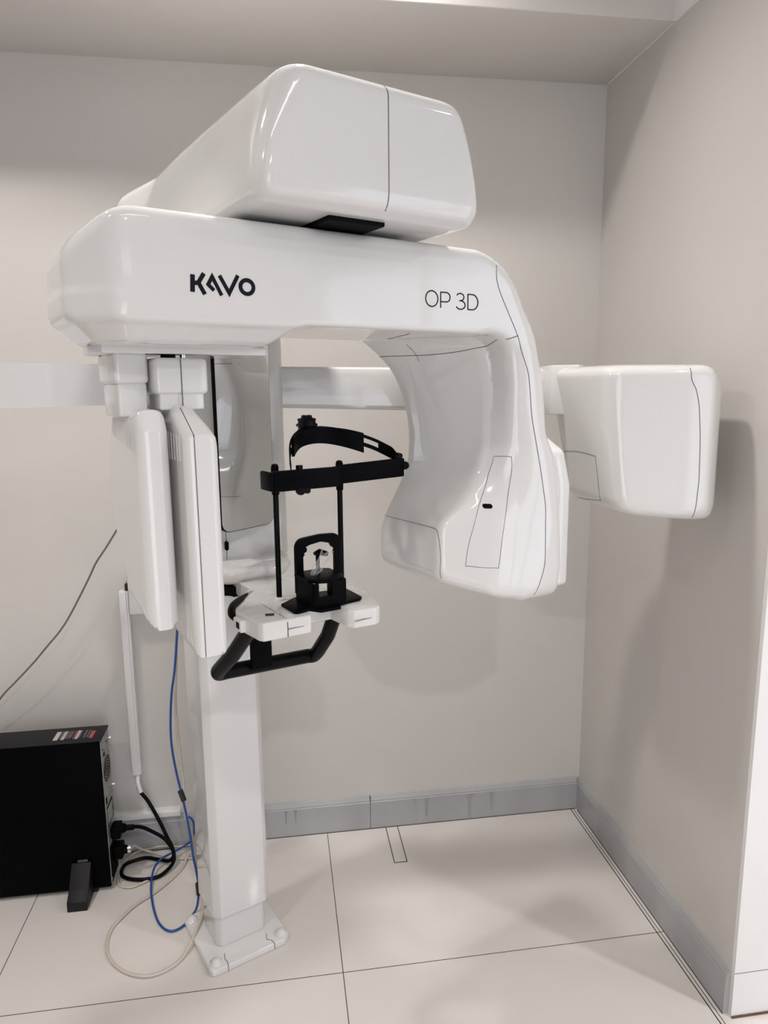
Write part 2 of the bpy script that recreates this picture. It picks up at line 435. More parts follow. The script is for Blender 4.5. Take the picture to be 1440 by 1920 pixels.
# dirty smears on the skirting: thin grey film patches with a shape of their own
M['smear'] = mottled('dry_plaster_smear', (.40, .40, .405), (.30, .30, .31), 18, .55, stretch=(1, 1, .3))
bm = bmesh.new()
for (x, w_, h0, h1) in [(.428, .012, .02, .097), (.466, .014, .03, .097), (.62, .02, .0, .097), (.70, .012, .03, .097), (-.02, .006, .05, .097), (.012, .005, .05, .097)]:
    add_prism(bm, [(x - w_, h1), (x + w_, h1), (x + w_ * .35, h1 - .02), (x + w_ * .3, h0), (x - w_ * .3, h0), (x - w_ * .35, h1 - .02)], 2.2124, 2.2129, axis=1)
from_bm('plaster_smear', bm, M['smear'], bpy.data.objects['baseboard_back'])
# thin dark gap and narrow filler strip where the floor tiles stop short of the right skirting
bm = bmesh.new(); add_box(bm, (.9945, 1.30, 0), (.9970, 2.212, .0008)); add_box(bm, (1.0152, 1.3475, 0), (1.0172, 2.2, .0008))
struct(from_bm('trim_3', bm, M['groove']))
bm = bmesh.new(); add_box(bm, (-1.6, 2.2105, 0), (1.016, 2.2130, .0010)); struct(from_bm('trim_4', bm, M['groove']))
# narrow cut tile set in the floor against the back skirting
bm = bmesh.new()
for lo, hi in (((.3195, 2.021, 0), (.3220, 2.2125, .0007)), ((.3605, 2.021, 0), (.3630, 2.2125, .0007)), ((.3195, 2.021, 0), (.363, 2.0235, .0007))): add_box(bm, lo, hi)
struct(from_bm('trim_5', bm, M['groove']))
# joint at the foot of the white wall end
bm = bmesh.new(); add_box(bm, (1.03, 1.331, 0), (1.9, 1.3348, .004)); struct(from_bm('trim_6', bm, M['grout_brown']))
box('skirting_line', (1.03, 1.3344, .1195), (1.9, 1.3352, .1205), M['seam'], bpy.data.objects['wall_front_right'])
M['scuff'] = mat('white_scuff', (.72, .70, .67), .5)
bm = bmesh.new()
for (y0, z0, y1, z1, w_) in [(1.475, .30, 1.462, .245, .004), (1.458, .315, 1.452, .24, .003), (1.432, .292, 1.421, .19, .0022), (1.425, .285, 1.418, .22, .0015)]:
    bm.faces.new([bm.verts.new(p) for p in ((1.0297, y0, z0), (1.0297, y0 - w_, z0 - .01), (1.0297, y1, z1), (1.0297, y1 + w_ * .6, z1 + .01))])
from_bm('scuff_mark', bm, M['scuff'], bpy.data.objects['wall_right'])

# ------------------------------------------------------------------ cable trunking on the back wall
def trunking(name, lo, hi, label, lid_axis):
    t = box(name, lo, hi, M['white_satin'], bev=.002)
    tag(t, label, 'cable trunking', 'cable trunking on the back wall')
    return t
t = trunking('cable_trunking', (-.505, 2.197, .282), (-.477, 2.226, .895), 'white upright plastic cable trunking on the wall behind the machine column', 'z')
box('lid', (-.5035, 2.194, .283), (-.4835, 2.1972, .894), M['white_satin'], t, bev=.0012)
M['stub'] = mat('black_cable_stub', (.006, .006, .007), .5)
lathe('cable_end', [(.006, .893), (.006, .915), (.003, .918)], (-.481, 2.208, 0), M['stub'], t)
t = trunking('cable_trunking', (-1.4, 2.200, .122), (-.363, 2.226, .147), 'white horizontal plastic cable trunking lying along the top of the grey skirting', 'x')
box('lid', (-1.399, 2.197, .126), (-.364, 2.2002, .144), M['white_satin'], t, bev=.0012)
t = box('junction_box', (-.474, 2.186, .822), (-.36, 2.226, .96), M['white_satin'], bev=.003)
tag(t, 'white plastic box on the wall beside the upright cable trunking, behind the machine', 'junction box')
box('lid', (-.472, 2.182, .826), (-.362, 2.1865, .958), M['white_satin'], t, bev=.0015)
# ------------------------------------------------------------------ the dental x-ray machine (its own frame: u right, v back, z up)
machine = empty('panoramic_xray_machine', (-.118, 1.697, 0), math.radians(25))
tag(machine, 'tall white dental panoramic x-ray machine with KAVO and OP 3D lettering on its rotating arm', 'x-ray machine')
U = lambda P: P[:, 0]; Vv = lambda P: P[:, 1]; Z = lambda P: P[:, 2]
def table(pairs, sig=.012):
    pairs = sorted(pairs); z = np.array([p[0] for p in pairs]); x = np.array([p[1] for p in pairs])
    zz = np.arange(z[0] - .2, z[-1] + .2, .001); y = np.interp(zz, z, x)
    k = np.exp(-.5 * (np.arange(-60, 61) * .001 / sig) ** 2); k /= k.sum()
    y = np.convolve(np.pad(y, 60, mode='edge'), k, mode='valid')
    return lambda q: np.interp(q, zz, y)

# rotating unit: beam + C-shaped tube head in one continuous skin
Uin_f = table([(1.70, .20), (1.625, .285), (1.605, .345), (1.579, .380), (1.503, .390), (1.447, .387), (1.385, .384), (1.323, .364), (1.277, .322), (1.236, .260), (1.222, .252), (1.0, .252)], .010)
U2 = table([(1.70, .2), (1.62, .32), (1.587, .372), (1.487, .394), (1.427, .410), (1.366, .424), (1.283, .425), (1.222, .410), (1.161, .389), (1.096, .368), (1.0, .34)])
Uin_b = table([(1.70, .07), (1.63, .155), (1.602, .197), (1.55, .270), (1.48, .306), (1.415, .319), (1.35, .319), (1.318, .311), (1.20, .240), (1.0, .238)], .02)
Uout = table([(1.80, .28), (1.765, .315), (1.753, .355), (1.72, .395), (1.684, .424), (1.614, .463), (1.508, .494), (1.43, .503), (1.40, .507), (1.36, .532), (1.304, .545), (1.2, .560), (1.112, .566), (1.05, .556), (.9, .54)])
seam_u = table([(1.80, .347), (1.75, .344), (1.709, .338), (1.685, .347), (1.6, .400), (1.529, .432), (1.443, .443), (1.354, .468), (1.25, .493), (1.121, .494), (1.065, .472), (1.0, .44)], .010)
def f_beam(P):
    u, v, z = U(P), Vv(P), Z(P)
    ch = [hp(P, (-.08, -.067, 0), (-.353, -.54, 1.7)), hp(P, (-.08, .067, 0), (-.353, -.25, 1.7))]
    ends = inter([-u - .414] + ch, .012)
    b1 = smax(smax(ends, hp(P, (-.057, 0, .067), (-.353, -.4, 1.757)), .02), u - .42, .02)
    b1 = inter([b1, 1.602 - z], .012)
    b2 = inter([ends, hp(P, (0, -.036, -.040), (0, -.54, 1.606)), hp(P, (0, .036, -.040), (0, -.25, 1.606)), hp(P, (-.77, -.64, -1.0), (-.353, -.54, 1.606)), hp(P, (-.77, .64, -1.0), (-.353, -.25, 1.606)), hp(P, (-.05, 0, -.05), (-.414, 0, 1.612)), hp(P, (.034, 0, -.049), (-.119, 0, 1.570))], .008)
    b2 = inter([b2, 1.570 - z, z - 1.64], .008)
    return smin(b1, b2, .010)
def f_tube(P):
    u, v, z = U(P), Vv(P), Z(P)
    t = np.clip((v + .53) / .27, 0, 1); t = t * t * (3 - 2 * t)
    ui = Uin_f(z) * (1 - t) + Uin_b(z) * t
    zb = np.where(u < .448, 1.116 - .33 * (u - .222), 1.0414)
    u1 = Uin_f(z); u2 = np.maximum(U2(z), u1 + .006); w_ = (u2 - u1) / .06
    uf = np.where(v < -.48, u1 - (v + .48) * w_, u1 - (v + .48) * np.maximum(w_, 1.5))
    facet = (uf - u) / np.sqrt(1 + w_ * w_)
    side = smax(ui - u, facet, .014)
    side = smax(side, v + .25, .05)
    return smax(side, zb - z, .034) * .9
def f_rot(P):
    u, v, z = U(P), Vv(P), Z(P)
    d = smin(f_beam(P), f_tube(P), .012)
    d = smax(d, smax(z - 1.757, u - Uout(z), .05), .020)
    d = smax(d, v + .25, .03)
    k = .010 + .012 * np.clip((z - 1.60) / .06, 0, 1) + .033 * np.clip((u - .30) / .12, 0, 1)
    return smax(d, -(v + .54), k)
g_out = lambda P: P[:, 0] - seam_u(P[:, 2])
z_joint = lambda v_: 1.5695 + np.maximum(-(v_ + .36), 0) ** 2
g_top = lambda P: P[:, 2] - z_joint(P[:, 1])
V_, parts, Nn = split_shell(f_rot, (-.45, -.57, 1.0), (.60, -.22, 1.79), .0065, [g_out, g_top])
beam = mesh_vq('rotating_beam', V_, parts[(False, True)], Nn, M['white'], machine)
tubeh = mesh_vq('tube_head', V_, parts[(False, False)], Nn, M['white'], machine)
outer = mesh_vq('outer_cover', V_, parts.get((True, True), []) + parts.get((True, False), []), Nn, M['white'], machine)
# seams
front = lambda a, z: (a, -.70, z)
zs = np.linspace(1.752, 1.05, 60)
line_seam('seam', f_rot, [(float(seam_u(z)), z) for z in zs], (0, 1, 0), front, .0022, outer, 0)
# joint under the beam: walk around the inner face from the front to the back
jp = []
for v_ in np.linspace(-.518, -.258, 44):
    o = np.array([[-.02, v_, float(z_joint(v_))]]); jp.append(cast(f_rot, o, (1, 0, 0))[0])
fr = cast(f_rot, np.array([[a, -.7, z] for a, z in ((.400, 1.6018), (.3945, 1.6002), (.389, 1.5985), (.3835, 1.5967), (.380, 1.5957), (.377, 1.5950), (.3755, 1.5947))]), (0, 1, 0))
ribbon_on('joint_seam', f_rot, list(fr) + jp, .0022, M['seam'], tubeh)
# small oval cover line on the underside of the beam
line_seam('underside_seam', f_rot, [(.222, -.345), (.210, -.386), (.196, -.43), (.180, -.48)], (0, 0, 1), lambda a, v_: (a, v_, 1.40), .0013, beam, 8)
line_seam('underside_seam', f_rot, [(.258, -.36), (.272, -.3602), (.285, -.359), (.292, -.357)], (0, 0, 1), lambda a, v_: (a, v_, 1.40), .0013, beam, 6)
# access panel outline on the front of the tube head
pan = [(.3849, 1.3585), (.3885, 1.3615), (.4065, 1.3612), (.4102, 1.3579), (.4092, 1.3278), (.3968, 1.2707), (.3817, 1.2014), (.3705, 1.1397), (.3627, 1.1342), (.3086, 1.1413), (.3033, 1.147), (.3119, 1.1942), (.3305, 1.246), (.3594, 1.2961), (.3783, 1.338)]
line_seam('access_panel', f_rot, pan, (0, 1, 0), front, .0013, tubeh, 3, True)
sp_ = cast(f_rot, np.array([[a, -.7, z] for a, z in arc(.3505, 1.2622, .0042, .0045, 90, 270, 8) + arc(.3605, 1.2617, .0042, .0045, -90, 90, 8)]), (0, 1, 0))
bm = bmesh.new(); add_prism(bm, [(p[0], p[2]) for p in sp_], 0, .003, 1)
bm.verts.ensure_lookup_table()
for k, p in enumerate(sp_): bm.verts[k].co = (p[0] - .0008, p[1] - .0012, p[2]); bm.verts[k + len(sp_)].co = (p[0], p[1] + .002, p[2])
sl = from_bm('key_slot', bm, M['black'], tubeh)
# window plate let into the nose of the tube head (faces the sensors)
def nose(v_, z_): return (.10, v_, z_)
line_seam('beam_window', f_rot, [(-.262, 1.2200), (-.285, 1.2203), (-.332, 1.2203), (-.414, 1.2202), (-.4635, 1.2192), (-.4745, 1.2086), (-.4783, 1.1842), (-.4798, 1.151), (-.477, 1.116)], (1, 0, 0), nose, .0013, tubeh, 6)
# lettering on the beam
def letters(name, strokes, parent, y=-.54):
    bm = bmesh.new()
    for i, (pts, w_, cl) in enumerate(strokes): add_stroke(bm, pts, w_, y - .0006 - i * 4e-5, y + .002, cl)
    return from_bm(name, bm, M['ink'], parent, None)
kw = .0068
letters('brand_lettering', [
    ([(-.2500, 1.6675), (-.2513, 1.6430)], kw, False),
    ([(-.2490, 1.6555), (-.2420, 1.6564), (-.2330, 1.6702)], kw * .92, False),
    ([(-.2420, 1.6570), (-.2328, 1.6405)], kw * .92, False),
    ([(-.2186, 1.6470), (-.2272, 1.6550), (-.2205, 1.6664), (-.2070, 1.6405)], kw * .82, False),
    ([(-.2092, 1.6690), (-.1950, 1.6445), (-.1802, 1.6712)], kw * .85, False),
    (arc(-.1662, 1.6553, .0105, .0101, 0, 360, 36)[:-1], kw * .88, True)], beam)
lw_ = .0021
letters('model_lettering', [
    (arc(.1864, 1.6594, .0137, .0136, 0, 360, 40)[:-1], lw_, True),
    ([(.2066, 1.6445), (.2065, 1.6718)] + [(.2170, 1.6720)] + arc(.2192, 1.6637, .0090, .0083, 80, -80, 14) + [(.2067, 1.6553)], lw_, False),
    (arc(.2520, 1.6660, .0088, .0064, 155, -75, 14) + [(.2500, 1.6597)], lw_, False),
    ([(.2500, 1.6597)] + arc(.2528, 1.6519, .0110, .0076, 85, -155, 16), lw_, False),
    ([(.2706, 1.6448), (.2703, 1.6720), (.2800, 1.6721)] + arc(.2808, 1.6584, .0138, .0137, 85, -85, 20) + [(.2706, 1.6448)], lw_, False)], beam)
# flat bulge of the rear cover past the outer side of the tube head
prism('rear_cover', [(-.535, 1.065), (-.47, 1.06), (-.40, 1.10), (-.40, 1.40), (-.46, 1.395), (-.515, 1.365), (-.535, 1.29)], .53, .575, M['white'], machine, axis=0, bev=.012, seg=4)

# ---- overhead arm that carries the rotating unit
def f_arm(P):
    z = Z(P); fl = np.sqrt(np.maximum(Vv(P) + .04, 0) ** 2 + .0004) - .02 + np.minimum(Vv(P) + .04, 0) * 0
    Q = P.copy(); Q[:, 0] += .30 * np.minimum(fl, .12)
    L = [-(Vv(P) + .635), Vv(P) - .135, 1.765 - z, z - 1.964,
         hp(P, (1, 0, .0), (.226, 0, 1.8)), hp(P, (.128, 0, .052), (.230, 0, 1.836)),
         hp(Q, (-1, 0, -.06), (-.190, 0, 1.80)), hp(Q, (-.13, 0, .052), (-.186, 0, 1.825)),
         hp(P, (0, .035, .22), (0, -.06, 1.962)), hp(P, (0, -.15, 1), (0, -.635, 1.966))]
    return inter(L, .036)
V_, parts, Nn = split_shell(f_arm, (-.36, -.67, 1.74), (.25, .33, 1.99), .008, [lambda P: P[:, 0] - .032])
arm = mesh_vq('overhead_arm', V_, parts[(False,)], Nn, M['white'], machine)
armc = mesh_vq('arm_end_cover', V_, parts[(True,)], Nn, M['white'], machine)
line_seam('seam', f_arm, [(.032, z) for z in np.linspace(1.956, 1.772, 30)], (0, 1, 0), lambda a, z: (a, -.8, z), .0022, armc, 0)
bm = bmesh.new(); add_lathe(bm, [(.10, 1.752), (.10, 1.775)], (0, -.40, 0), 'z', 48); add_box(bm, (-.046, -.585, 1.7585), (.058, -.42, 1.768), .002, 1)
from_bm('rotation_bearing', bm, M['black_matte'], machine)

# ---- sensor housings hanging from the left end of the beam
back_prof = [(-.300, 1.110), (-.262, 1.20), (-.240, 1.283), (-.233, 1.341), (-.242, 1.391), (-.280, 1.445), (-.305, 1.478)]
def f_s1(P):
    d = poly2(Vv(P), Z(P), [(-.50, 1.064), (-.385, 1.078)] + back_prof + [(-.425, 1.484), (-.50, 1.432)])
    d = smax(d, np.abs(U(P) + .2340) - .0280, .018)
    return smax(d, hp(P, (.046, 0, .021), (-.206, 0, 1.431)), .012)
def f_s2(P):
    d = poly2(Vv(P), Z(P), [(-.462, 1.112), (-.33, 1.150), (-.285, 1.20), (-.241, 1.283), (-.233, 1.341), (-.243, 1.391), (-.28, 1.445), (-.306, 1.476), (-.445, 1.472), (-.462, 1.44)])
    return smax(d, np.abs(U(P) + .2985) - .0268, .026)
def sensor(f, lo, hi, nk):
    s = shell('sensor_housing', f, lo, hi, .005, M['white'], machine)
    bm = bmesh.new(); add_box(bm, nk[0], nk[1], .008, 4); add_box(bm, nk[2], nk[3], .004, 3)
    from_bm('neck', bm, M['white'], s)
    return s
s1 = sensor(f_s1, (-.28, -.52, 1.045), (-.19, -.20, 1.50), ((-.284, -.435, 1.495), (-.196, -.31, 1.5535), (-.277, -.43, 1.47), (-.203, -.32, 1.498)))
s2 = sensor(f_s2, (-.345, -.48, 1.095), (-.255, -.21, 1.49), ((-.341, -.415, 1.512), (-.287, -.30, 1.5625), (-.336, -.41, 1.46), (-.290, -.31, 1.514)))
line_seam('seam', f_s1, [(-.2475, z) for z in np.linspace(1.474, 1.068, 40)], (0, 1, 0), lambda a, z: (a, -.7, z), .0018, s1, 0)
box('seam', (-.2422, -.4356, 1.470), (-.2406, -.4345, 1.552), M['seam'], s1)
def vents(f, par, vs, zlo, zhi, lean=0.0):
    bm = bmesh.new()
    for i, v_ in enumerate(vs):
        a, b_ = zlo(v_), zhi(v_)
        P = cast(f, np.array([[-.42, v_ + lean * (t - .5), a + (b_ - a) * t] for t in np.linspace(0, 1, 5)]), (1, 0, 0))
        add_tube(bm, [tuple(p) for p in P], .0011, 6)
    return from_bm('vent_slots', bm, M['vent'], par, 60)
vents(f_s2, s2, np.linspace(-.435, -.305, 12), lambda v_: 1.407 + .02 * (v_ + .435) / .13, lambda v_: 1.457)
vents(f_s1, s1, np.linspace(-.470, -.36, 9), lambda v_: 1.390, lambda v_: 1.430 + .1 * (v_ + .47))
vents(f_s2, s2, np.linspace(-.44, -.335, 11), lambda v_: 1.131 + .22 * (v_ + .44), lambda v_: 1.146 + .22 * (v_ + .44), .008)
vents(f_s1, s1, np.linspace(-.475, -.36, 8), lambda v_: 1.085 + .1 * (v_ + .475), lambda v_: 1.107 + .1 * (v_ + .475), .010)
# turntable plate and posts under the beam
bm = bmesh.new()
add_prism(bm, [(-.375, -.40), (-.36, -.43), (-.09, -.43), (-.08, -.42), (-.08, -.30), (-.36, -.29)], 1.5595, 1.572, 2, .002, 2)
from_bm('mounting_plate', bm, M['white'], machine)
lathe('post', [(.012, 1.548), (.012, 1.562)], (-.252, -.405, 0), M['black'], machine)
lathe('post', [(.0052, 1.548), (.0052, 1.562)], (-.2275, -.405, 0), M['chrome'], machine)['label'] = 'chrome post'

# ---- column, carriage, mirror
bp = prism('base_plate', [(-.110, 0), (-.095, -.003), (.095, -.003), (.114, .012), (.114, .215), (.098, .232), (-.098, .232), (-.114, .215), (-.114, .012)], 0, .019, M['white'], machine, bev=.004)
for q in ((-.092, .022), (.094, .022), (-.094, .208), (.094, .208)):
    lathe('bolt_cap', [(.017, .018), (.017, .021), (.0135, .023), (.012, .027), (.007, .030), (.001, .031)], (q[0], q[1], 0), M['white'], bp, seg=24)
for q in ([(-.068, -.0035), (-.066, .008), (-.068, .022), (-.062, .040)], [(.064, -.0035), (.062, .012), (.052, .022), (.060, .042)]):
    bm = bmesh.new(); add_stroke(bm, q, .0016, .0188, .0194, False, 0, 2)
    add_box(bm, (q[0][0] - .0008, -.0036, .002), (q[0][0] + .0008, -.002, .0192))
    from_bm('seam', bm, M['seam'], bp)
oct_ = lambda a, y0, y1, c: [(-a + c, y0), (a - c, y0), (a, y0 + c), (a, y1 - c), (a - c, y1), (-a + c, y1), (-a, y1 - c), (-a, y0 + c)]
prism('inner_column', oct_(.072, .062, .185, .014), .018, .9, M['white'], machine, bev=.006)
prism('column_cover', oct_(.080, .045, .195, .018), .118, 1.05, M['white'], machine, bev=.003)
prism('carriage', oct_(.134, -.046, .13, .022), 1.10, 1.775, M['white'], machine, bev=.008)
mrot = Matrix.Translation((.078, -.0695, 0)) @ Matrix.Rotation(math.radians(20), 4, 'Z')
def mir_shape(g): return [(-.160 - g, 1.60)] + arc(-.135, 1.214 , .025 + g, .023 + g, 180, 270, 8) + arc(-.026, 1.215, .026 + g, .024 + g, -90, 0, 10) + [(g, 1.60)]
mir = prism('mirror', mir_shape(-.0015), -.0015, .003, M['mirror'], machine, axis=1)
mfr = prism('mirror_frame', mir_shape(0), -.0005, .009, M['black'], mir, axis=1)
mir.data.transform(mrot); mfr.data.transform(mrot)
prism('mirror_mount', [(-.05, -.10), (.05, -.062), (.05, -.03), (-.05, -.03)], 1.23, 1.55, M['white'], mir)
def f_bowl(P):
    L = [np.abs(U(P) - .005) - .125, -(Vv(P) + .155), Vv(P) - .10, Z(P) - 1.112, hp(P, (0, -.6, -1), (0, -.155, 1.075)), 1.055 - Z(P), hp(P, (1, -.9, -.2), (.115, -.13, 1.09)), hp(P, (-1, -.9, -.2), (-.105, -.13, 1.09)), hp(P, (1, 0, -1.1), (.12, 0, 1.07)), hp(P, (-1, 0, -1.1), (-.11, 0, 1.07))]
    return inter(L, .05)
bowl = shell('carriage_lower_cover', f_bowl, (-.15, -.18, 1.03), (.16, .12, 1.13), .006, M['white'], machine)
prism('carriage_rim', oct_(.108, -.105, .13, .03), 1.106, 1.114, M['white'], bowl, bev=.002)
prism('carriage_base', oct_(.090, -.115, .13, .04), .985, 1.045, M['white'], machine, bev=.016, seg=4)
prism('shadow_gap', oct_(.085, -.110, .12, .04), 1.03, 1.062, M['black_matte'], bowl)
bt = prism('release_button', arc(-.036, 1.1535, .0042, .0048, 0, 180, 8) + arc(-.036, 1.141, .0042, .0048, 180, 360, 8), -.0565, -.05, M['black'], machine, axis=1, bev=.001)
box('seam', (-.0366, -.0526, 1.112), (-.0354, -.0515, 1.19), M['seam'], bt)

# ---- chin support table
T0, T1 = 1.043, 1.079
tabp = [(-.120, -.418), (-.114, -.428), (-.020, -.434), (-.014, -.428), (-.012, -.385), (.050, -.385), (.054, -.446), (.062, -.460), (.108, -.465), (.122, -.458), (.140, -.418), (.157, -.346), (.153, -.305), (.092, -.214), (.05, -.17), (.05, -.09), (-.04, -.09), (-.04, -.19), (-.050, -.218), (-.126, -.322), (-.128, -.335)]
tab = prism('chin_table', tabp, T0, T1, M['white'], machine, bev=.007, seg=4)
for lo, hi in (((-.0668, -.4322, T0 + .002), (-.0656, -.4300, T1 - .005)), ((-.0662, -.4332, 1.0600), (-.021, -.4315, 1.0610)), ((.060, -.4640, 1.0595), (.110, -.4625, 1.0605)), ((-.0665, -.427, T1 - .0008), (-.0655, -.30, T1 + .0003))):
    box('seam', lo, hi, M['seam'], tab)
prism('indicator_window', [(-.092, -.390), (-.077, -.396), (-.071, -.383), (-.087, -.376)], T1 - .001, T1 + .0005, M['screw'], tab)
bm = bmesh.new(); add_box(bm, (-.136, -.372, 1.048), (-.122, -.335, 1.072), .003, 2); from_bm('side_switch', bm, M['white_satin'], tab)
box('switch_slot', (-.1368, -.366, 1.055), (-.134, -.352, 1.067), M['black'], tab)
# black chin plate and chin cup
chin = prism('chin_plate', [(-.042, -.352), (-.042, -.410), (-.036, -.416), (-.010, -.412), (.004, -.434), (.046, -.436), (.056, -.414), (.106, -.410), (.116, -.400), (.120, -.335), (.112, -.326), (.024, -.312)], T1, T1 + .006, M['black'], machine, bev=.0015)
for q in ((-.018, -.385), (.096, -.372)): lathe('screw', [(.0048, T1 + .005), (.0045, T1 + .0068), (.001, T1 + .0075)], (q[0], q[1], 0), M['black_gloss'], chin, seg=16)
bm = bmesh.new()
zc0, zc1 = T1 + .004, 1.1335
add_prism(bm, [(-.006, -.346), (-.006, -.416), (-.002, -.4225), (.0065, -.4225), (.0065, -.4165), (-.001, -.4165), (-.001, -.346)], zc0, zc1, 2, .0006, 1)
add_prism(bm, [(.071, -.346), (.071, -.414), (.067, -.4215), (.035, -.4225), (.035, -.4165), (.065, -.4155), (.065, -.346)], zc0, zc1, 2, .0006, 1)
add_box(bm, (.0055, -.4222, zc0), (.036, -.4168, 1.106), 0)
add_prism(bm, arc(.0325, -.392, .040, .034, 190, 350, 18) + [(.073, -.345), (.060, -.334), (.004, -.334), (-.008, -.345)], zc1 - .001, zc1 + .006, 2, .0015, 2)
from_bm('chin_rest', bm, M['black'], machine)
# upright arch with bite post
bm = bmesh.new()
outl = [(-.006, 1.098)] + [(-.006, 1.185)] + arc(.012, 1.190, .018, .020, 180, 95, 6) + [(.05, 1.2135)] + arc(.080, 1.192, .016, .020, 85, 0, 6) + [(.096, 1.098)]
inn = [(.0825, 1.098), (.0825, 1.168), (.079, 1.172), (.0825, 1.176), (.0825, 1.181), (.076, 1.185), (.072, 1.193), (.05, 1.1985), (.026, 1.195), (.018, 1.192)] + arc(.0135, 1.186, .006, .006, 60, -100, 8) + [(.014, 1.176), (.0105, 1.172), (.0105, 1.098)]
add_prism(bm, outl + inn, -.352, -.342, 1, .001, 1)
from_bm('nose_arch', bm, M['black'], machine)
bpst = tube('bite_post', [(.038, -.36, T1 + .05), (.038, -.36, 1.178)], .0042, M['black'], machine)
tube('bite_block', [(.036, -.352, 1.176), (.038, -.368, 1.182), (.047, -.384, 1.180)], [.004, .0065, .005], M['black_gloss'], bpst, seg=10)
# head support: two posts, front band, sliders, rear strap with pad and knob
for (pu, pv) in ((-.024, -.306), (.112, -.325)):
    tube('support_post', [(pu, pv, T1 - .004), (pu, pv, 1.352)], .0056, M['black_gloss'], machine, seg=14)
    lathe('post_collar', [(.0075, 1.296), (.0078, 1.312), (.0078, 1.350), (.006, 1.356), (.001, 1.3575)], (pu, pv, 0), M['black'], machine, seg=18)
lathe('post_socket', [(.011, T1 - .001), (.011, T1 + .003), (.008, T1 + .006), (.0058, T1 + .0062)], (-.024, -.306, 0), M['white_satin'], tab)
hb = prism('head_band', [(.098, 1.3105), (.262, 1.3145), (.263, 1.3535), (.255, 1.3545), (.098, 1.349)], -.3440, -.3360, M['black'], machine, axis=1, bev=.0015)
bm = bmesh.new()
add_box(bm, (-.046, -.350, 1.3065), (.099, -.334, 1.3465), .003, 2); add_box(bm, (-.054, -.349, 1.308), (-.045, -.30, 1.345), .003, 2); add_box(bm, (-.03, -.334, 1.312), (-.018, -.308, 1.340), .002, 1); add_box(bm, (.098, -.337, 1.318), (.125, -.318, 1.345), .002, 1)
from_bm('band_slider', bm, M['black'], hb)
for prof, c_, ax_ in (([(.008, -.006), (.009, .0), (.008, .006)], (.012, -.344, 1.3045), 'y'), ([(.006, -.006), (.007, .0), (.006, .006)], (.026, -.344, 1.3045), 'y'), ([(.007, -.007), (.009, -.003), (.009, .003), (.007, .007)], (.266, -.340, 1.3375), 'x'), ([(.006, -.005), (.007, .005)], (.253, -.338, 1.359), 'y'), ([(.007, -.006), (.007, .006)], (.012, -.342, 1.349), 'z')):
    lathe('band_knob', prof, c_, M['black_gloss'], hb, ax_, 16)
def strap_curve(n=48):
    base = [(-.004, -.338, 1.350), (.004, -.318, 1.376), (.020, -.300, 1.396), (.052, -.276, 1.4085), (.104, -.262, 1.412), (.160, -.268, 1.4035), (.212, -.290, 1.386), (.244, -.318, 1.366), (.254, -.335, 1.356)]
    return catmull(base, 6)
sc_ = strap_curve(); tt = np.linspace(0, 1, len(sc_))
def band(bm, pts, hw, th):
    L = []
    for i, p in enumerate(pts):
        t = pts[min(i + 1, len(pts) - 1)] - pts[max(i - 1, 0)]; s = np.cross(t, (0, 0, 1)); s /= np.linalg.norm(s)
        h = hw[i] if hasattr(hw, '__len__') else hw
        up = np.array((0, 0, 1.0))
        L.append([bm.verts.new(p + up * h - s * th), bm.verts.new(p + up * h + s * th), bm.verts.new(p - up * h + s * th), bm.verts.new(p - up * h - s * th)])
    for A, B in zip(L, L[1:]):
        for k in range(4): bm.faces.new((A[k], A[(k + 1) % 4], B[(k + 1) % 4], B[k]))
    bm.faces.new(L[0]); bm.faces.new(L[-1][::-1])
bm = bmesh.new()
up_ = np.array((0, 0, 1.0))
hwid = .013 * np.clip(np.minimum(tt, 1 - tt) * 9, .45, 1)
# the strap is slotted on both sides of the pad: rails above and below the slots
def seg_(a, b_): return [i for i in range(len(sc_)) if a <= tt[i] <= b_]
for a, b_ in ((0, .16), (.26, .70), (.80, 1.0)):
    ii = seg_(a - .022, b_ + .022); band(bm, [sc_[i] for i in ii], [hwid[i] for i in ii], .0012)
for a, b_ in ((.14, .28), (.68, .82)):
    ii = seg_(a, b_)
    band(bm, [sc_[i] + up_ * hwid[i] * .72 for i in ii], [hwid[i] * .28 for i in ii], .0012); band(bm, [sc_[i] - up_ * hwid[i] * .66 for i in ii], [hwid[i] * .34 for i in ii], .0012)
st = from_bm('head_strap', bm, M['black'], machine, 40)
bm = bmesh.new(); ii = seg_(.22, .72)
band(bm, [sc_[i] + np.array((0, -.004, -.006)) for i in ii], [.019 + .003 * math.cos(8 * tt[i]) for i in ii], .003)
from_bm('strap_pad', bm, M['black'], st, 40)
bm = bmesh.new(); add_lathe(bm, [(.016, -.008), (.019, -.006), (.019, .006), (.016, .008)], (.076, -.255, 1.428), 'y', 12)
for k in range(10):
    a = 2 * math.pi * k / 10; add_lathe(bm, [(.0035, -.007), (.0035, .007)], (.076 + .0185 * math.cos(a), -.255, 1.428 + .0185 * math.sin(a)), 'y', 8)
from_bm('strap_knob', bm, M['black_gloss'], st, 40)
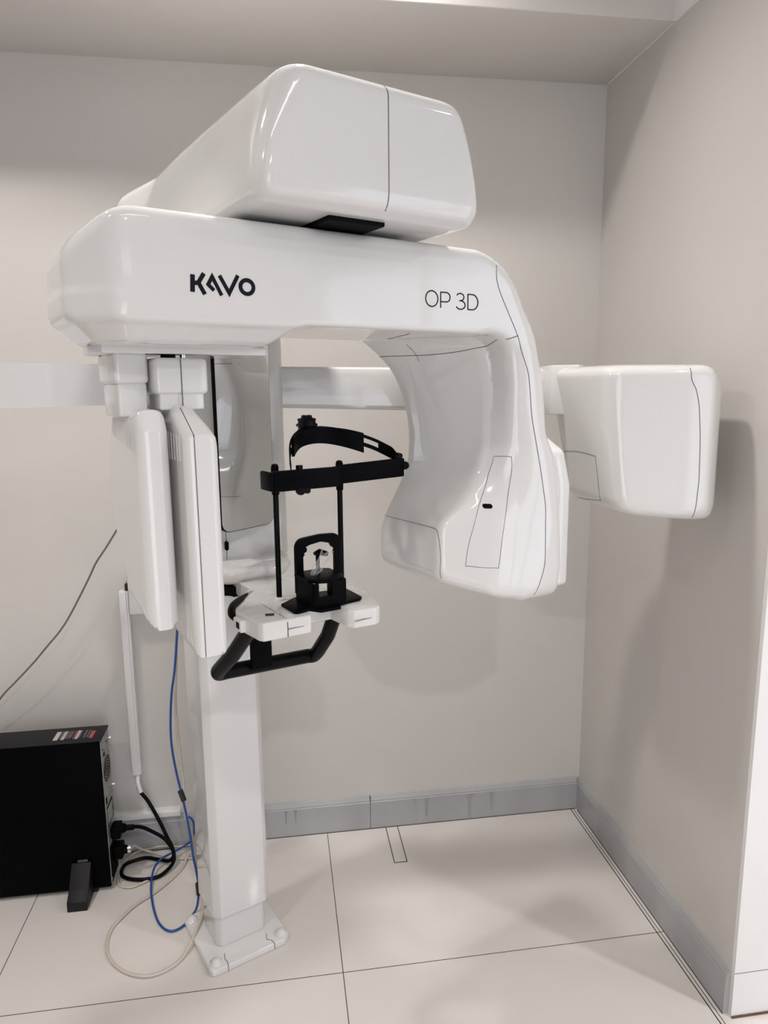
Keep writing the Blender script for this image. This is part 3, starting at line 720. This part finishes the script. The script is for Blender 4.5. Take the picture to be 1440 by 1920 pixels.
# patient handle: black bar bent in a U below the table, bracket, and the small upper grip
hd = tube('patient_handle', catmull([(-.106, -.352, 1.050), (-.117, -.28, .975)], 1) + catmull([(-.1275, -.214, .918), (-.122, -.203, .908), (-.105, -.200, .9065)], 6) + catmull([(.09, -.200, .8985), (.103, -.205, .899), (.1055, -.222, .914)], 6) + [(.106, -.27, .966), (.106, -.32, 1.050)], .0162, M['black_gloss'], machine, seg=20)
bm = bmesh.new(); add_box(bm, (-.056, -.225, .905), (-.008, -.212, 1.050), .003, 2); from_bm('handle_bracket', bm, M['black'], hd)
tube('side_grip', catmull([(-.030, -.205, 1.070), (-.070, -.236, 1.074), (-.104, -.270, 1.076), (-.120, -.290, 1.073), (-.126, -.306, 1.066), (-.120, -.322, 1.060)], 6), .008, M['black_gloss'], machine, seg=14)

# ---- cephalometric arm and its head (world frame numbers turned into the machine frame)
Minv = (Matrix.Translation(machine.location) @ Matrix.Rotation(math.radians(25), 4, 'Z')).inverted()
Mi = np.array(Minv)
def toloc(P): P = np.atleast_2d(np.array(P, float)); return P @ Mi[:3, :3].T + Mi[:3, 3]
Mw = np.array(Minv.inverted())
def towrld(P): return P @ Mw[:3, :3].T + Mw[:3, 3]
def bar(name, A, B, za, zb, th, par):
    """tapering bar from plan point A to B with (top, bottom) heights at both ends"""
    A = Vector(A); B = Vector(B); d = (B - A).normalized(); n_ = Vector((-d.y, d.x)); bm = bmesh.new(); R = []
    prof = [(-.5, .10), (-.5, .80), (-.42, .95), (-.28, 1), (.5, 1), (.5, 0), (-.34, 0), (-.46, .05)]
    for p, (t_, b_) in ((A, za), (B, zb)):
        R.append([bm.verts.new(tuple(toloc((p.x + n_.x * th * s, p.y + n_.y * th * s, b_ + (t_ - b_) * h))[0])) for s, h in prof])
    k = len(prof)
    for i in range(k): bm.faces.new((R[0][i], R[0][(i + 1) % k], R[1][(i + 1) % k], R[1][i]))
    bm.faces.new(R[0]); bm.faces.new(R[1][::-1])
    return from_bm(name, bm, M['white'], par, 25)
c_r = bar('cephalometric_arm', (.0, 1.765), (.67, 1.735), (1.556, 1.4585), (1.5475, 1.4375), .07, machine)
c_l = bar('cephalometric_arm', (-.20, 1.735), (-.78, 1.49), (1.5605, 1.4745), (1.5585, 1.466), .07, machine)
def f_ceph(Pm):
    P = towrld(Pm)
    zb = 1.244 - .235 * (P[:, 0] - .64) + .33 * np.maximum(P[:, 0] - .64, 0) ** 2
    L = [-(P[:, 1] - 1.422), hp(P, (-.16, -.06, 0), (.692, 1.422, 1.4)), hp(P, (-1, -.03, -.20), (.655, 1.6, 1.54)),
         P[:, 0] - .978, P[:, 1] - 1.69, P[:, 2] - 1.556, zb - P[:, 2], smax(np.hypot(np.maximum(P[:, 0] - .904, 0), np.maximum(P[:, 2] - 1.483, 0)) - .0745, -1.0 + 0 * P[:, 0], .01), hp(P, (.3, -1, 0), (.945, 1.422, 1.4))]
    return inter(L, .036)
b8 = toloc([(x, y, z) for x in (.56, 1.0) for y in (1.38, 1.72) for z in (1.15, 1.58)])
seam_x = table([(1.6, .876), (1.528, .875), (1.512, .876), (1.496, .889), (1.46, .899), (1.391, .907), (1.298, .911), (1.245, .908), (1.18, .903)], .006)
V_, parts, Nn = split_shell(f_ceph, b8.min(0), b8.max(0), .0065, [lambda P: towrld(P)[:, 0] - seam_x(P[:, 2])])
head = mesh_vq('cephalometric_head', V_, parts[(False,)], Nn, M['white'], c_r)
heade = mesh_vq('head_end_cover', V_, parts[(True,)], Nn, M['white'], c_r)
wfront = lambda a, z: tuple(toloc((a, 1.30, z))[0])
ydir = Mi[:3, :3] @ np.array((0, 1, 0))
line_seam('seam', f_ceph, [(float(seam_x(z)), z) for z in np.linspace(1.545, 1.20, 50)], ydir, wfront, .0024, heade, 0)
bx_ = bmesh.new(); add_prism(bx_, [tuple(toloc((x, y, 0))[0][:2]) for x, y in ((.645, 1.64), (.70, 1.60), (.74, 1.65), (.70, 1.74), (.652, 1.74))], 1.4365, 1.553, 2, .004, 2)
from_bm('head_bracket', bx_, M['white'], c_r)
xdir = Mi[:3, :3] @ np.array((.9, .45, 0))
line_seam('beam_window', f_ceph, [(1.64, 1.345), (1.56, 1.352), (1.475, 1.349), (1.466, 1.34), (1.466, 1.255), (1.472, 1.246), (1.56, 1.235), (1.62, 1.23)], xdir, lambda y, z: tuple(toloc((.45, y - .10, z))[0]), .0016, head, 4)
# ------------------------------------------------------------------ plastic film left on the chin table and the bite block
def crumple(name, pts, amp, seed, material, label):
    rng = random.Random(seed); bm = bmesh.new(); rows = []
    for r in pts: rows.append([bm.verts.new(Vector(p) + Vector((rng.uniform(-amp, amp), rng.uniform(-amp, amp), rng.uniform(0, amp)))) for p in r])
    for A, B in zip(rows, rows[1:]):
        for k in range(len(A) - 1): bm.faces.new((A[k], A[k + 1], B[k + 1], B[k]))
    bmesh.ops.subdivide_edges(bm, edges=bm.edges[:], cuts=1, use_grid_fill=True, smooth=.8)
    me = bpy.data.meshes.new(name); bm.to_mesh(me); bm.free()
    o = link(name, me, material, None, 60)
    tag(o, label, 'plastic film'); return o
def m2w(u, v, z): return tuple(towrld(np.array([[u, v, z]]))[0])
rows = []
for i in range(9):
    s = i / 8; row = []
    for j in range(7):
        t = j / 6; u_ = -.125 + s * .15 + .055 * t; v_ = -.34 + .12 * t + .02 * s
        row.append(m2w(u_, v_, T1 + .002 + .004 * math.sin(5 * s + 3 * t) ** 2 - (.012 if i == 0 else 0)))
    rows.append(row)
crumple('plastic_film', rows, .004, 3, M['film'], 'clear crumpled plastic film lying over the left of the white chin table')
rows = []
for i in range(7):
    s = i / 6; c = np.array((.046 - .03 * s, -.385 + .012 * s, 1.186 - .055 * s)); rr = .0125 * (1 - .55 * s); row = []
    for j in range(9):
        a = 2 * math.pi * j / 8; row.append(m2w(c[0] + rr * math.cos(a), c[1] + rr * math.sin(a), c[2] + .004 * math.sin(3 * a)))
    rows.append(row)
crumple('plastic_film', rows, .003, 9, M['film'], 'clear plastic sleeve wrapped around the black bite block')

# ------------------------------------------------------------------ computer on the floor
pc = empty('computer_tower', (-.85, 2.085, 0))
tag(pc, 'black desktop computer tower standing on the floor against the back wall', 'computer')
PX = lambda x, y, z: (x + .85, y - 2.085, z)
XR, YF, YB, ZT = -.553, 2.036, 2.136, .489
case = bmesh.new(); add_box(case, PX(-1.00, YF, .012), PX(XR, YB, ZT), .0025, 2)
case = from_bm('case', case, M['pc_black'], pc)
tp = box('top_panel', PX(-1.0, YF - .0005, ZT - .001), PX(XR + .004, YB + .0005, ZT + .002), M['pc_top'], pc, bev=.001)
bm = bmesh.new()
def slab_(x0, x1, y0, y1, mi): add_box(bm, PX(x0, y0, ZT + .002), PX(x1, y1, ZT + .0026), mi=mi)
x = -.690
for i, (w_, mi) in enumerate([(.012, 0), (.002, 1), (.006, 1), (.003, 0), (.005, 0), (.006, 1), (.003, 1), (.008, 1), (.003, 3), (.002, 1), (.003, 2), (.002, 1), (.006, 0), (.002, 0), (.004, 1), (.007, 3), (.006, 1), (.003, 3), (.005, 1), (.002, 3), (.011, 2)]):
    if mi != 3: slab_(x, x + w_ * 1.12 - .0008, YF + .022 + (.006 if mi == 1 else 0), YF + .075 - (.008 if mi == 2 and w_ > .01 else 0), mi)
    x += w_ * 1.12
from_bm('rating_labels', bm, [M['label_white'], M['label_grey'], M['label_red']], tp, None)
rp = box('rear_panel', PX(XR - .001, YF + .004, .02), PX(XR + .0015, YB - .003, ZT - .006), M['steel'], pc, bev=.0005)
def ring(bm, y, z, r, w_):
    n_ = 28; R0 = []; 
    for k in range(n_):
        a = 2 * math.pi * k / n_; R0.append([bm.verts.new(PX(XR + .0022, y + rr * math.cos(a), z + rr * math.sin(a))) for rr in (r - w_ / 2, r + w_ / 2)])
    for k in range(n_): bm.faces.new((R0[k][0], R0[k][1], R0[(k + 1) % n_][1], R0[(k + 1) % n_][0]))
bm = bmesh.new()
for r in (.006, .014, .022, .030, .037): ring(bm, 2.088, .375, r, .0034)
from_bm('fan_grille', bm, M['black_matte'], rp, None)
for y0, z0, y1, z1 in ((2.050, .20, 2.118, .265), (2.048, .275, 2.062, .297), (2.10, .215, 2.122, .232), (2.06, .425, 2.075, .437), (2.046, .02, 2.126, .135), (2.052, .448, 2.058, .455), (2.10, .452, 2.106, .458)):
    box('rear_opening', PX(XR + .001, y0, z0), PX(XR + .0021, y1, z1), M['black_matte'], rp)
bm = bmesh.new(); add_box(bm, PX(XR + .001, 2.052, .205), PX(XR + .0026, 2.112, .258), .0005, 1); from_bm('socket_plate', bm, M['steel'], rp)
for zz_ in (.30, .455): lathe('thumb_screw', [(.0045, 0), (.0045, .010), (.003, .012)], PX(XR + .0015, 2.126, zz_), M['chrome'], rp, axis='x', seg=12)
box('port_mark', PX(XR + .002, 2.040, .030), PX(XR + .003, 2.047, .037), M['label_white'], rp)
for (fx0, fx1) in ((-.660, -.604),):
    bm = bmesh.new(); add_prism(bm, [(1.956 - 2.085, 0), (2.034 - 2.085, 0), (2.034 - 2.085, .105), (2.031 - 2.085, .105), (1.985 - 2.085, .05), (1.956 - 2.085, .03)], fx0 + .85, fx1 + .85, 0, .0025, 2)
    add_box(bm, PX(fx0 + .01, 2.034, 0), PX(fx1 + .012, 2.15, .014), .002, 1)
    st_ = from_bm('stand_foot', bm, M['pc_top'], pc)
    box('foot_mark', PX(fx0 + .018, 2.0305, .108), PX(fx1 - .010, 2.036, .112), M['label_grey'], st_)

# ------------------------------------------------------------------ cables
def cable(name, pts, r, material, label, sub=8, cat='cable', seg=10):
    o = tube(name, catmull(pts, sub), r, M[material], None, seg); return tag(o, label, cat)
cable('wall_cable', [(-.90, 2.16, .53), (-.845, 2.13, .607), (-.796, 2.12, .657), (-.743, 2.12, .711), (-.697, 2.115, .763), (-.656, 2.115, .81), (-.622, 2.12, .862), (-.569, 2.12, .957), (-.543, 2.12, 1.007), (-.51, 2.12, 1.054), (-.47, 2.115, 1.115), (-.43, 2.10, 1.18)], .0028, 'grey_cable', 'thin dark grey cable hanging in a slant in front of the back wall at left')
cable('network_cable', [(-.292, 1.935, .90), (-.301, 1.95, .824), (-.314, 1.96, .726), (-.328, 1.97, .651), (-.338, 1.98, .558), (-.339, 1.98, .485), (-.329, 1.97, .406), (-.316, 1.96, .34), (-.305, 1.95, .278), (-.297, 1.94, .228), (-.29, 1.93, .158), (-.281, 1.92, .104), (-.277, 1.91, .065), (-.283, 1.900, .020), (-.294, 1.887, .0045), (-.317, 1.844, .0042), (-.349, 1.83, .004), (-.383, 1.861, .004), (-.411, 1.927, .006), (-.432, 2.01, .012), (-.436, 2.085, .020), (-.419, 2.125, .026), (-.386, 2.150, .028), (-.353, 2.185, .024), (-.331, 2.18, .045), (-.321, 2.19, .069), (-.324, 2.196, .103), (-.338, 2.200, .118)], .0033, 'blue', 'blue network cable hanging down beside the machine column and looping on the floor', 8)
for (p, q) in (((-.3185, 1.963, .352), (-.3105, 1.957, .322)), ((-.2790, 1.912, .086), (-.2765, 1.908, .052))):
    pass
cable('power_lead', [(-.298, 1.95, .90), (-.312, 1.985, .75), (-.321, 1.99, .642), (-.324, 2.0, .565), (-.32, 1.99, .478), (-.313, 1.975, .394), (-.311, 1.968, .349), (-.313, 1.963, .315), (-.308, 1.96, .272), (-.293, 1.95, .213), (-.281, 1.938, .131), (-.270, 1.905, .065), (-.262, 1.865, .034), (-.273, 1.80, .026), (-.302, 1.728, .006), (-.341, 1.69, .005), (-.386, 1.678, .005), (-.431, 1.692, .005), (-.473, 1.724, .005), (-.502, 1.765, .005), (-.516, 1.811, .005), (-.515, 1.863, .005), (-.495, 1.908, .005), (-.465, 1.954, .005), (-.422, 1.994, .005), (-.384, 2.043, .005), (-.353, 2.097, .005), (-.343, 2.140, .010), (-.335, 2.16, .014)], .0042, 'cream', 'long cream cable hanging beside the blue one, looping widely on the floor tiles', 8)
for (c, d) in (((-.3155, 1.961, .337), (.010, -.006, -.030)), ((-.2775, 1.909, .068), (.002, -.004, -.034))):
    C_ = Vector(c); D_ = Vector(d) * .5
    o = tube('cable_tie', [C_ - D_, C_ + D_], .0078, M['screw'], None, 12)
    tag(o, 'black tape band holding the blue and cream cables together ' + ('higher up, above the skirting' if c[2] > .2 else 'low down, close to the floor'), 'cable tie')
cable('coiled_cable', [(-.50, 2.085, .100), (-.494, 2.11, .092), (-.480, 2.15, .05), (-.437, 2.170, .014), (-.385, 2.15, .006), (-.325, 2.142, .006)], .0035, 'cream', 'short cream cable running from the lower computer plug along the floor')
cable('coiled_cable', [(-.325, 2.196, .020), (-.348, 2.198, .016), (-.377, 2.198, .014), (-.421, 2.206, .016), (-.46, 2.204, .015), (-.507, 2.198, .010), (-.530, 2.178, .006), (-.542, 2.142, .005), (-.543, 2.09, .005), (-.538, 2.058, .005), (-.523, 2.040, .005), (-.494, 2.033, .005), (-.459, 2.05, .005), (-.422, 2.076, .005), (-.395, 2.11, .005)], .0035, 'cream', 'coiled cream cable lying on the floor under the black power cable')
t = cable('power_cable', [(-.488, 2.195, .255), (-.482, 2.19, .229), (-.457, 2.18, .196), (-.425, 2.165, .136), (-.401, 2.15, .085), (-.383, 2.135, .05), (-.380, 2.11, .020), (-.411, 2.07, .009), (-.455, 2.059, .0075), (-.506, 2.069, .0075), (-.533, 2.09, .0075), (-.539, 2.119, .0075), (-.533, 2.143, .0075), (-.512, 2.155, .008), (-.473, 2.162, .010), (-.43, 2.145, .011), (-.392, 2.118, .022), (-.378, 2.118, .050), (-.403, 2.12, .098), (-.445, 2.11, .140), (-.47, 2.10, .161), (-.492, 2.09, .170), (-.505, 2.087, .172)], .0058, 'black_gloss', 'thick black power cable coiled on the floor between the wall trunking and the computer', 8)
tube('sleeve', catmull([(-.4885, 2.2035, .280), (-.488, 2.195, .257), (-.480, 2.1885, .226)], 4), .0068, M['white_satin'], t)
bm = bmesh.new(); add_box(bm, (-.551, 2.062, .148), (-.522, 2.108, .188), .006, 3); add_lathe(bm, [(.016, -.524), (.013, -.512), (.009, -.508), (.0085, -.486)], (0, 2.087, .171), 'x', 16)
from_bm('plug', bm, M['black'], t)
pl = bmesh.new(); add_box(pl, (-.551, 2.064, .078), (-.520, 2.106, .122), .006, 3); add_lathe(pl, [(.015, -.522), (.011, -.508)], (0, 2.085, .100), 'x', 16)
pl = from_bm('lower_plug', pl, M['black'], None); tag(pl, 'black moulded plug in the lower socket on the back of the computer', 'plug')
lathe('ferrule', [(.010, -.509), (.012, -.507), (.012, -.499), (.010, -.498)], (0, 2.085, .100), M['chrome'], pl, 'x', 18)
